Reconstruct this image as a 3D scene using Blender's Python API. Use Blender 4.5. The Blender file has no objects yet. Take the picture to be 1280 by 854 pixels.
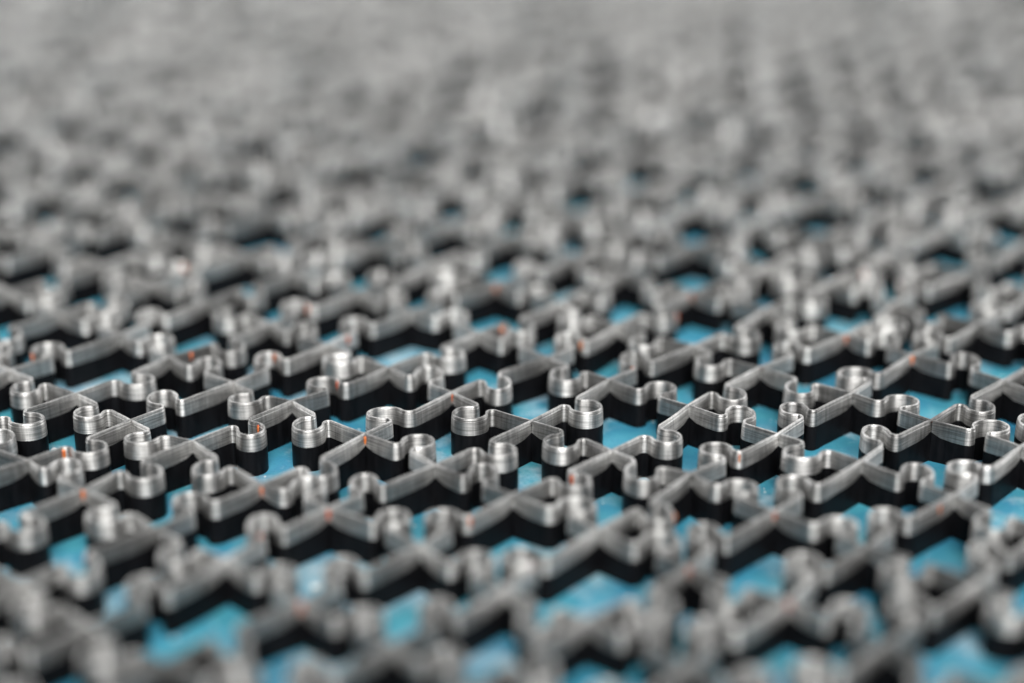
import bpy, math, random
import numpy as np

# ------------------------------------------------------------------ units: work in millimetres, build in metres
MM = 0.001
H = 9.0            # height of the rules above the board, mm
scene = bpy.context.scene

# ------------------------------------------------------------------ camera
F_PX = 2400.0                          # focal length in pixels of the 1280 px wide photograph
PITCH = math.radians(22.107)           # camera looks down by this much
CAM_H = 160.11                         # above the cutting edges
cam_data = bpy.data.cameras.new("camera")
cam = bpy.data.objects.new("camera", cam_data)
scene.collection.objects.link(cam)
cam.location = (0, 0, (CAM_H + H) * MM)
cam.rotation_euler = (math.pi / 2 - PITCH, 0, 0)
cam_data.sensor_width = 36.0
cam_data.lens = F_PX / 1280 * 36.0
cam_data.clip_start = 0.01
cam_data.clip_end = 50
cam_data.dof.use_dof = True
cam_data.dof.focus_distance = 0.388
cam_data.dof.aperture_fstop = 3.6
cam_data.dof.aperture_blades = 0
scene.camera = cam

# ------------------------------------------------------------------ light: even indoor light, a big soft lamp above and behind the camera
world = bpy.data.worlds.new("World")
scene.world = world
world.use_nodes = True
bg = world.node_tree.nodes["Background"]
bg.inputs[0].default_value = (0.95, 0.97, 1.0, 1)
bg.inputs[1].default_value = 0.14

def area(name, loc, target, size, power, col=(1, 1, 1)):
    d = bpy.data.lights.new(name, 'AREA')
    d.shape = 'RECTANGLE'
    d.size, d.size_y = size
    d.energy = power
    d.color = col
    o = bpy.data.objects.new(name, d)
    scene.collection.objects.link(o)
    o.location = loc
    from mathutils import Vector
    o.rotation_euler = (Vector(target) - Vector(loc)).to_track_quat('-Z', 'Y').to_euler()
    return o

front = area("front_softbox", (0.2, -0.55, 0.9), (0, 1.15, 0), (2.4, 0.9), 26, (1.0, 0.985, 0.96))
front.data.spread = math.radians(58)          # gridded box aimed at the far half of the die
area("ceiling_softbox", (0.1, 1.25, 1.25), (0, 0.65, 0), (1.8, 0.9), 26, (1.0, 0.995, 0.985))
for sx, pw in ((-1, 19), (1, 23)):            # lamps added either side of the far half to brighten straight runs
    area("side_fill", (1.5 * sx, 1.2, 0.75), (0, 0.95, 0), (1.3, 0.9), pw, (1.0, 0.995, 0.985))

scene.view_settings.view_transform = 'Standard'
scene.view_settings.look = 'None'
scene.view_settings.exposure = -0.3
scene.view_settings.gamma = 1

# ------------------------------------------------------------------ materials
def new_mat(name):
    m = bpy.data.materials.new(name)
    m.use_nodes = True
    nt = m.node_tree
    return m, nt, nt.nodes["Principled BSDF"]

def noise(nt, scale, detail, vec=None, rough=0.5):
    n = nt.nodes.new("ShaderNodeTexNoise")
    n.inputs["Scale"].default_value = scale
    n.inputs["Detail"].default_value = detail
    n.inputs["Roughness"].default_value = rough
    if vec is not None:
        nt.links.new(vec, n.inputs["Vector"])
    return n.outputs["Fac"]

def mapping(nt, sc):
    tc = nt.nodes.new("ShaderNodeTexCoord")
    mp = nt.nodes.new("ShaderNodeMapping")
    mp.inputs["Scale"].default_value = sc
    nt.links.new(tc.outputs["Object"], mp.inputs["Vector"])
    return mp.outputs["Vector"]

def ramp(nt, fac, stops):
    r = nt.nodes.new("ShaderNodeValToRGB")
    e = r.color_ramp.elements
    while len(e) < len(stops):
        e.new(0.5)
    for el, (p, c) in zip(e, stops):
        el.position = p
        el.color = (c[0], c[1], c[2], 1) if isinstance(c, tuple) else (c, c, c, 1)
    nt.links.new(fac, r.inputs["Fac"])
    return r.outputs["Color"]

def mix(nt, a, b, fac, mode='MULTIPLY'):
    m = nt.nodes.new("ShaderNodeMix")
    m.data_type = 'RGBA'
    m.blend_type = mode
    for sock, v in ((m.inputs[0], fac), (m.inputs[6], a), (m.inputs[7], b)):
        if hasattr(v, "links"):
            nt.links.new(v, sock)
        else:
            sock.default_value = v
    return m.outputs[2]

# ground steel: bare, with grinding marks across the strip and a few drawn lines along it
steel, nt, bs = new_mat("ground_steel")
streak = noise(nt, 1.0, 3.0, mapping(nt, (1500, 1500, 90)), 0.65)
lines = noise(nt, 1.0, 2.0, mapping(nt, (120, 120, 3800)), 0.5)
blotch = noise(nt, 1.0, 4.0, mapping(nt, (160, 160, 160)), 0.6)
c = ramp(nt, streak, [(0.30, (0.42, 0.42, 0.418)), (0.5, (0.60, 0.595, 0.585)), (0.68, (0.74, 0.735, 0.725))])
c = mix(nt, c, ramp(nt, lines, [(0.34, 0.45), (0.56, 1.0)]), 0.8)
c = mix(nt, c, ramp(nt, blotch, [(0.3, 0.55), (0.62, 1.0)]), 0.7)
patch = noise(nt, 1.0, 2.0, mapping(nt, (55, 55, 20)), 0.5)
c = mix(nt, c, ramp(nt, patch, [(0.36, 0.58), (0.60, 1.0)]), 0.85)
nt.links.new(c, bs.inputs["Base Color"])
bs.inputs["Metallic"].default_value = 1.0
nt.links.new(ramp(nt, blotch, [(0.3, 0.60), (0.7, 0.46)]), bs.inputs["Roughness"])
bs.inputs["Anisotropic"].default_value = 0.70           # drawn along the strip: highlights stretch up and down
up = nt.nodes.new("ShaderNodeCombineXYZ")
up.inputs[2].default_value = 1.0
nt.links.new(up.outputs[0], bs.inputs["Tangent"])
bmp = nt.nodes.new("ShaderNodeBump")
bmp.inputs["Strength"].default_value = 0.35
bmp.inputs["Distance"].default_value = 0.00006
nt.links.new(streak, bmp.inputs["Height"])
nt.links.new(bmp.outputs["Normal"], bs.inputs["Normal"])

# blackened steel of the rule below its ground edge
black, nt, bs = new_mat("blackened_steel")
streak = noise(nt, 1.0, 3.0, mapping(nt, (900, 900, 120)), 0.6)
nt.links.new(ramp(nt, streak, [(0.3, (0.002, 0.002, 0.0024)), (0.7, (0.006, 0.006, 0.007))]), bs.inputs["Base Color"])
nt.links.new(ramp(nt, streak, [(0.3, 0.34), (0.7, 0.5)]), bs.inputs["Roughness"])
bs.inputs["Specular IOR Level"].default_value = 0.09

# blue board
blue, nt, bs = new_mat("blue_board")
n1 = noise(nt, 1.0, 5.0, mapping(nt, (70, 70, 70)), 0.6)
n2 = noise(nt, 1.0, 2.0, mapping(nt, (1800, 1800, 1800)), 0.5)
c = ramp(nt, n1, [(0.3, (0.030, 0.20, 0.345)), (0.7, (0.070, 0.34, 0.41))])
n3 = noise(nt, 1.0, 6.0, mapping(nt, (45, 45, 45)), 0.7)
c = mix(nt, c, (0.42, 0.55, 0.62, 1), ramp(nt, n3, [(0.52, 0.0), (0.66, 0.85)]), 'MIX')      # chalky scuffs and paper dust
c = mix(nt, c, ramp(nt, n2, [(0.35, 0.8), (0.65, 1.0)]), 0.6)
nt.links.new(c, bs.inputs["Base Color"])
bs.inputs["Roughness"].default_value = 0.5
bs.inputs["Specular IOR Level"].default_value = 0.3
bmp = nt.nodes.new("ShaderNodeBump")
bmp.inputs["Strength"].default_value = 0.3
bmp.inputs["Distance"].default_value = 0.0001
nt.links.new(n2, bmp.inputs["Height"])
nt.links.new(bmp.outputs["Normal"], bs.inputs["Normal"])

# ------------------------------------------------------------------ layout of the cutting pattern, on the plane of the edges
A_ANG = math.radians(47.826)
SKEW = math.radians(0.42)
LA, LB = 26.84, 20.0
ORG = np.array([-29.06, 346.46])
VA = LA * np.array([math.cos(A_ANG), math.sin(A_ANG)])
VB = LB * np.array([math.sin(A_ANG + SKEW), -math.cos(A_ANG + SKEW)])

# crossings surveyed one by one (mm from the regular lattice): the die was bent by hand
SURVEY = {
    (0, 0): (-0.14, -0.37),
    (1, 0): (-1.46, 0.36),
    (-1, 0): (0.12, -2.97),
    (0, 1): (-0.57, -1.27),
    (1, 1): (-0.01, -0.81),
    (2, 1): (-1.25, 0.55),
    (1, 2): (0.66, -1.40),
    (2, 2): (-0.55, 0.54),
    (2, 3): (1.11, -0.20),
    (1, 3): (0.30, 1.99),
    (3, 3): (1.17, 0.11),
    (3, 4): (-0.20, -0.25),
    (2, 4): (0.59, 0.67),
    (0, -1): (-1.37, 2.40),
    (-1, -1): (-0.81, 2.83),
    (-1, -2): (0.18, -0.60),
    (-2, -2): (1.75, 0.68),
    (0, -2): (0.22, -1.33),
}
rng = random.Random(11)
_jit = {}
def node(i, j):
    if (i, j) not in _jit:
        r = random.Random((i + 500) * 7919 + (j + 500) * 104729)
        if (i, j) in SURVEY:
            d = np.array(SURVEY[(i, j)])
        else:
            d = np.array([r.gauss(0, 0.85), r.gauss(0, 0.85)])
        _jit[(i, j)] = ORG + i * VA + j * VB + d
    return _jit[(i, j)]

def to_px(g, z=0.0):
    """pixel of a point at z mm above the cutting edges (only used to decide how far the pattern is built)"""
    zc = g[1] * math.cos(PITCH) + (CAM_H - z) * math.sin(PITCH)
    if zc < 60:
        return None
    yc = -g[1] * math.sin(PITCH) + (CAM_H - z) * math.cos(PITCH)
    return 640 + F_PX * g[0] / zc, 427 + F_PX * yc / zc

# side of each knob. rules along B: +1 = up-right, -1 = down-left ; rules along A: +1 = up-left, -1 = down-right
SIDE_B = {(0, 0): 1, (1, 0): -1, (1, 1): -1, (2, 1): 1, (2, 2): 1, (1, 2): -1, (0, -1): -1, (-1, -1): -1,
          (-1, -2): -1, (0, -2): -1, (2, 3): -1, (3, 3): 1, (3, 4): 1, (2, 4): 1}
SIDE_A = {(0, 0): 1, (-1, 0): -1, (0, 1): -1, (1, 1): -1, (1, 2): -1, (0, 2): -1, (1, 3): 1, (2, 3): 1,
          (2, 4): 1, (-1, -1): -1, (-2, -1): -1, (-1, -2): 1, (-2, -2): -1, (-3, -2): 1, (1, 0): -1, (0, 3): -1}

def edge_path(p, q, side, tc, r, rf, d, bow, lean, step):
    """straight - fillet - bulb - fillet - straight, as jigsaw rules are bent; returns points in mm"""
    v = q - p
    L = float(np.hypot(*v))
    t = v / L
    n = np.array([-t[1], t[0]]) * side
    xf = math.sqrt((r + rf) ** 2 - (d - rf) ** 2)
    phi = math.atan2(d - rf, xf)
    c = tc * L
    pts = []
    def line(x0, x1, endp=False):
        k = max(2, int(abs(x1 - x0) / 2.2))
        for s in range(k + (1 if endp else 0)):
            pts.append((x0 + (x1 - x0) * s / k, 0.0))
    def arc(cx, cy, rad, a0, a1):
        k = max(3, int(abs(a1 - a0) / step))
        for s in range(k):
            a = a0 + (a1 - a0) * s / k
            pts.append((cx + rad * math.cos(a), cy + rad * math.sin(a)))
    line(0, c - xf)
    arc(c - xf, rf, rf, -math.pi / 2, phi)
    arc(c, d, r, math.pi + phi, -phi)
    arc(c + xf, rf, rf, math.pi - phi, 1.5 * math.pi)
    line(c + xf, L, True)
    out = []
    for x, y in pts:
        x += lean * y
        y += bow * math.sin(math.pi * min(max(x / L, 0), 1))
        out.append(p + t * x + n * y)
    return out

def edge_params(kind, i, j):
    r = random.Random((i + 300) * 613 + (j + 300) * 9176 + (7 if kind == 'A' else 3))
    side = (SIDE_A if kind == 'A' else SIDE_B).get((i, j), r.choice((1, -1)))
    rad = r.uniform(2.8, 3.35)
    return dict(side=side, tc=(0.43 if kind == 'A' else 0.49) + r.uniform(-0.05, 0.05),
                r=rad, rf=r.uniform(1.0, 1.5), d=rad + r.uniform(0.6, 1.2), bow=r.uniform(-1.0, 1.0), lean=r.uniform(-0.3, 0.3))

def strip(pts, knots, top):
    """sweep the rule's section along pts. Returns (body verts, faces), (ground edge verts, faces)"""
    P = np.array(pts)
    T = np.zeros_like(P)
    T[1:-1] = P[2:] - P[:-2]
    T[0] = P[1] - P[0]
    T[-1] = P[-1] - P[-2]
    T /= np.linalg.norm(T, axis=1)[:, None]
    N = np.stack([-T[:, 1], T[:, 0]], 1)
    K = np.array(knots)
    dist = np.min(np.linalg.norm(P[:, None, :] - K[None, :, :], axis=2), axis=1)
    zb = top - 3.55 + 1.25 * np.exp(-(dist / 2.0) ** 2)       # the ground band rises where rules cross
    def sweep(section):
        n, m = len(P), len(section)
        V = np.zeros((n, m, 3))
        for k, (o, zf) in enumerate(section):
            V[:, k, :2] = P + N * o
            V[:, k, 2] = zf
        V = V.reshape(-1, 3) * MM
        idx = np.arange(n * m).reshape(n, m)
        nx = np.roll(idx, -1, axis=1)
        f = np.stack([idx[:-1], idx[1:], nx[1:], nx[:-1]], -1).reshape(-1, 4)[:, ::-1]
        faces = f.tolist()
        faces.append(idx[0].tolist())
        faces.append(idx[-1][::-1].tolist())
        return V, faces
    w = 0.46
    body = sweep([(w, -1.0), (w, zb - 0.12), (w - 0.08, zb), (-(w - 0.08), zb), (-w, zb - 0.12), (-w, -1.0)])
    e = 0.45
    edge = sweep([(e, zb - 0.05), (0.35, top - 0.72), (0.22, top - 0.62), (0.22, top - 0.46), (0.29, top - 0.40), (0.22, top - 0.07), (0.16, top),
                  (-0.16, top), (-0.22, top - 0.07), (-0.29, top - 0.40), (-0.22, top - 0.46), (-0.22, top - 0.62), (-0.35, top - 0.72), (-e, zb - 0.05)])
    return body, edge

def mesh_obj(name, vf, mat, parent):
    V, F = vf
    me = bpy.data.meshes.new(name)
    me.from_pydata(V.tolist() if hasattr(V, "tolist") else V, [], F)
    me.materials.append(mat)
    me.shade_smooth()
    me.set_sharp_from_angle(angle=math.radians(32))
    o = bpy.data.objects.new(name, me)
    scene.collection.objects.link(o)
    o.parent = parent
    return o

def join(parts):
    V, F, base = [], [], 0
    for v, f in parts:
        V.append(v)
        F += [[a + base for a in q] for q in f]
        base += len(v)
    return np.concatenate(V), F

# ------------------------------------------------------------------ the die
die = bpy.data.objects.new("cutting_die", None)
scene.collection.objects.link(die)
die.empty_display_size = 0.05
die["label"] = "jigsaw puzzle cutting die, wavy interlocking steel rules standing on a blue board"
die["category"] = "cutting die"

X0, X1, Y0, Y1 = -420, 1700, -60, 1080
def inside(i, j, m=0):
    px = to_px(node(i, j))
    return px is not None and X0 - m <= px[0] <= X1 + m and Y0 - m <= px[1] <= Y1 + m

R = range(-40, 60)
ok = {(i, j) for i in R for j in R if inside(i, j)}

def step_for(g):
    return math.radians(11 if g[1] < 480 else 16 if g[1] < 650 else 24)

# board: one sheet with eased edges, in line with the rules
ii = [i for i, j in ok]; jj = [j for i, j in ok]
i0, i1, j0, j1 = min(ii) - 1, max(ii) + 1, min(jj) - 1, max(jj) + 1
def board():
    cor = [ORG + a * VA + b * VB for a, b in ((i0, j0), (i1, j0), (i1, j1), (i0, j1))]
    cen = sum(cor) / 4
    V = []
    for z, k in ((-12.0, 0.0), (-0.8, 0.0), (0.0, 0.8)):
        for cpt in cor:
            u = (cen - cpt) / np.linalg.norm(cen - cpt)
            V.append(np.array([*(cpt + u * k), z]) * MM)
    area2 = sum(cor[a][0] * cor[(a + 1) % 4][1] - cor[(a + 1) % 4][0] * cor[a][1] for a in range(4))
    F = [[8, 9, 10, 11], [3, 2, 1, 0]]
    for l in (0, 4):
        for a in range(4):
            b = (a + 1) % 4
            F.append([l + a, l + b, l + 4 + b, l + 4 + a])
    if area2 < 0:
        F = [f[::-1] for f in F]
    return np.array(V), F
mesh_obj("base_board", board(), blue, die)

# reddish braze and rust left in the corners of some crossings and here and there along the edges
copper, nt, bs = new_mat("braze")
n1 = noise(nt, 1.0, 3.0, mapping(nt, (900, 900, 900)), 0.6)
nt.links.new(ramp(nt, n1, [(0.35, (0.40, 0.05, 0.04)), (0.65, (0.85, 0.27, 0.07))]), bs.inputs["Base Color"])
bs.inputs["Metallic"].default_value = 0.6
bs.inputs["Roughness"].default_value = 0.5

def braze(i, j, parent):
    px = to_px(node(i, j))
    if not (-40 < px[0] < 1320 and 340 < px[1] < 760):
        return
    r = random.Random(i * 977 + j * 31 + 5)
    if r.random() > 0.75:
        return
    c = node(i, j)
    a = r.choice((0.0, -math.pi / 2)) + A_ANG - math.pi / 4     # the corner towards the camera or to its right
    u = np.array([math.cos(a), math.sin(a)])
    c = c + u * 0.45
    size = r.uniform(0.28, 0.55)
    if r.random() < 0.6 and (i + 1, j) in ok:                   # or on the side of the rule, somewhere along it
        path = edge_path(node(i, j), node(i + 1, j), step=step_for(c), **edge_params('A', i, j))
        k = r.randrange(2, len(path) - 2)
        t = path[k + 1] - path[k - 1]
        nn = np.array([-t[1], t[0]]) / np.linalg.norm(t)
        c = path[k] + nn * (0.32 if nn[1] < 0 else -0.32)
        size *= 0.8
    rad, zt = size, H - r.uniform(0.15, 0.7)
    V, F, n = [], [], 8
    for z, k in ((zt, 0.35), (zt - 0.25, 0.85), (zt - 0.9, 1.0), (zt - 1.7, 0.7), (zt - 2.1, 0.25)):
        for m in range(n):
            t = 2 * math.pi * m / n
            q = rad * k * r.uniform(0.88, 1.1)
            V.append(np.array([c[0] + q * math.cos(t), c[1] + q * math.sin(t), z]) * MM)
    for l in range(4):
        for m in range(n):
            F.append([l * n + m, (l + 1) * n + m, (l + 1) * n + (m + 1) % n, l * n + (m + 1) % n])
    F.append(list(range(n)))
    F.append(list(range(4 * n, 5 * n))[::-1])
    mesh_obj("braze_bead", (np.array(V), F), copper, parent)

# long rules run unbroken along A, one per column of the pattern
for j in sorted(set(jj)):
    col = sorted(i for (i, b) in ok if b == j)
    if len(col) < 2:
        continue
    pts, knots = [], []
    for i in range(col[0], col[-1]):
        p, q = node(i, j), node(i + 1, j)
        e = edge_path(p, q, step=step_for(p), **edge_params('A', i, j))
        pts += e if not pts else e[1:]
        knots.append(p)
    knots.append(node(col[-1], j))
    b, e = strip(pts, knots, H)
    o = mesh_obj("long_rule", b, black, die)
    mesh_obj("ground_edge", e, steel, o)
    for i in range(col[0], col[-1] + 1):
        braze(i, j, o)

# short rules bridge from one long rule to the next
shorts = []
for (i, j) in ok:
    if (i, j + 1) not in ok:
        continue
    p, q = node(i, j), node(i, j + 1)
    u = (q - p) / np.linalg.norm(q - p)
    e = edge_path(p, q, step=step_for(p), **edge_params('B', i, j))
    e[0] = p + u * 0.42
    e[-1] = q - u * 0.42
    m = to_px((p + q) / 2)
    off = max(0, -m[0], m[0] - 1280) + max(0, -m[1], m[1] - 854)
    shorts.append((-off, m[1], e, [p, q]))
shorts.sort(key=lambda s: (s[0], s[1]), reverse=True)
rest = []
for k, (_, _, e, kn) in enumerate(shorts):
    b, g = strip(e, kn, H - rng.uniform(0.03, 0.22))
    if k < 300:
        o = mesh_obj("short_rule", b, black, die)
        mesh_obj("ground_edge", g, steel, o)
    else:
        rest.append((b, g))
if rest:
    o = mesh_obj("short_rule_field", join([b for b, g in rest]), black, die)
    o["kind"] = "stuff"
    g = mesh_obj("ground_edge_field", join([g for b, g in rest]), steel, o)
    g["kind"] = "stuff"
print("nodes", len(ok), "short", len(shorts), "in frame", sum(1 for s in shorts if s[0] == 0))

# flecks of paper and board left between the rules: too many and too small to count
paper, nt, bs = new_mat("paper_dust")
n1 = noise(nt, 1.0, 2.0, mapping(nt, (120, 120, 120)), 0.5)
nt.links.new(ramp(nt, n1, [(0.42, (0.62, 0.64, 0.66)), (0.58, (0.80, 0.79, 0.76))]), bs.inputs["Base Color"])
bs.inputs["Roughness"].default_value = 0.9
V, F = [], []
near = [k for k in ok if (lambda p: -60 < p[0] < 1340 and 380 < p[1] < 960)(to_px(node(*k)))]
near.sort()
dr = random.Random(77)
for k in range(520):
    i, j = dr.choice(near)
    g = node(i, j) + dr.uniform(0.08, 0.92) * VA + dr.uniform(0.08, 0.92) * VB
    s = dr.choice((0.12, 0.18, 0.25, 0.3, 0.45, 0.8 if dr.random() < 0.4 else 0.2))
    n, b, a0, tilt = dr.choice((4, 5, 6)), len(V), dr.uniform(0, 6.28), dr.uniform(-0.25, 0.25)
    asp = dr.uniform(0.3, 1.0)
    th = dr.uniform(0.05, 0.16)
    for z in (0.012, th):
        for m in range(n):
            t = 2 * math.pi * m / n
            q = s * (1 + 0.35 * math.sin(3 * t + a0))
            x, y = q * math.cos(t), q * asp * math.sin(t)
            x, y = x * math.cos(a0) - y * math.sin(a0), x * math.sin(a0) + y * math.cos(a0)
            V.append(((g[0] + x) * MM, (g[1] + y) * MM, (z + (abs(tilt) * s + tilt * x if z > 0.02 else 0)) * MM))
    F.append([b + m for m in range(n)][::-1])
    F.append([b + n + m for m in range(n)])
    for m in range(n):
        F.append([b + m, b + (m + 1) % n, b + n + (m + 1) % n, b + n + m])
dust = mesh_obj("paper_dust", (V, F), paper, None)
dust["kind"] = "stuff"
dust["label"] = "tiny pale paper flecks scattered on the blue board between the rules"
dust["category"] = "paper dust"
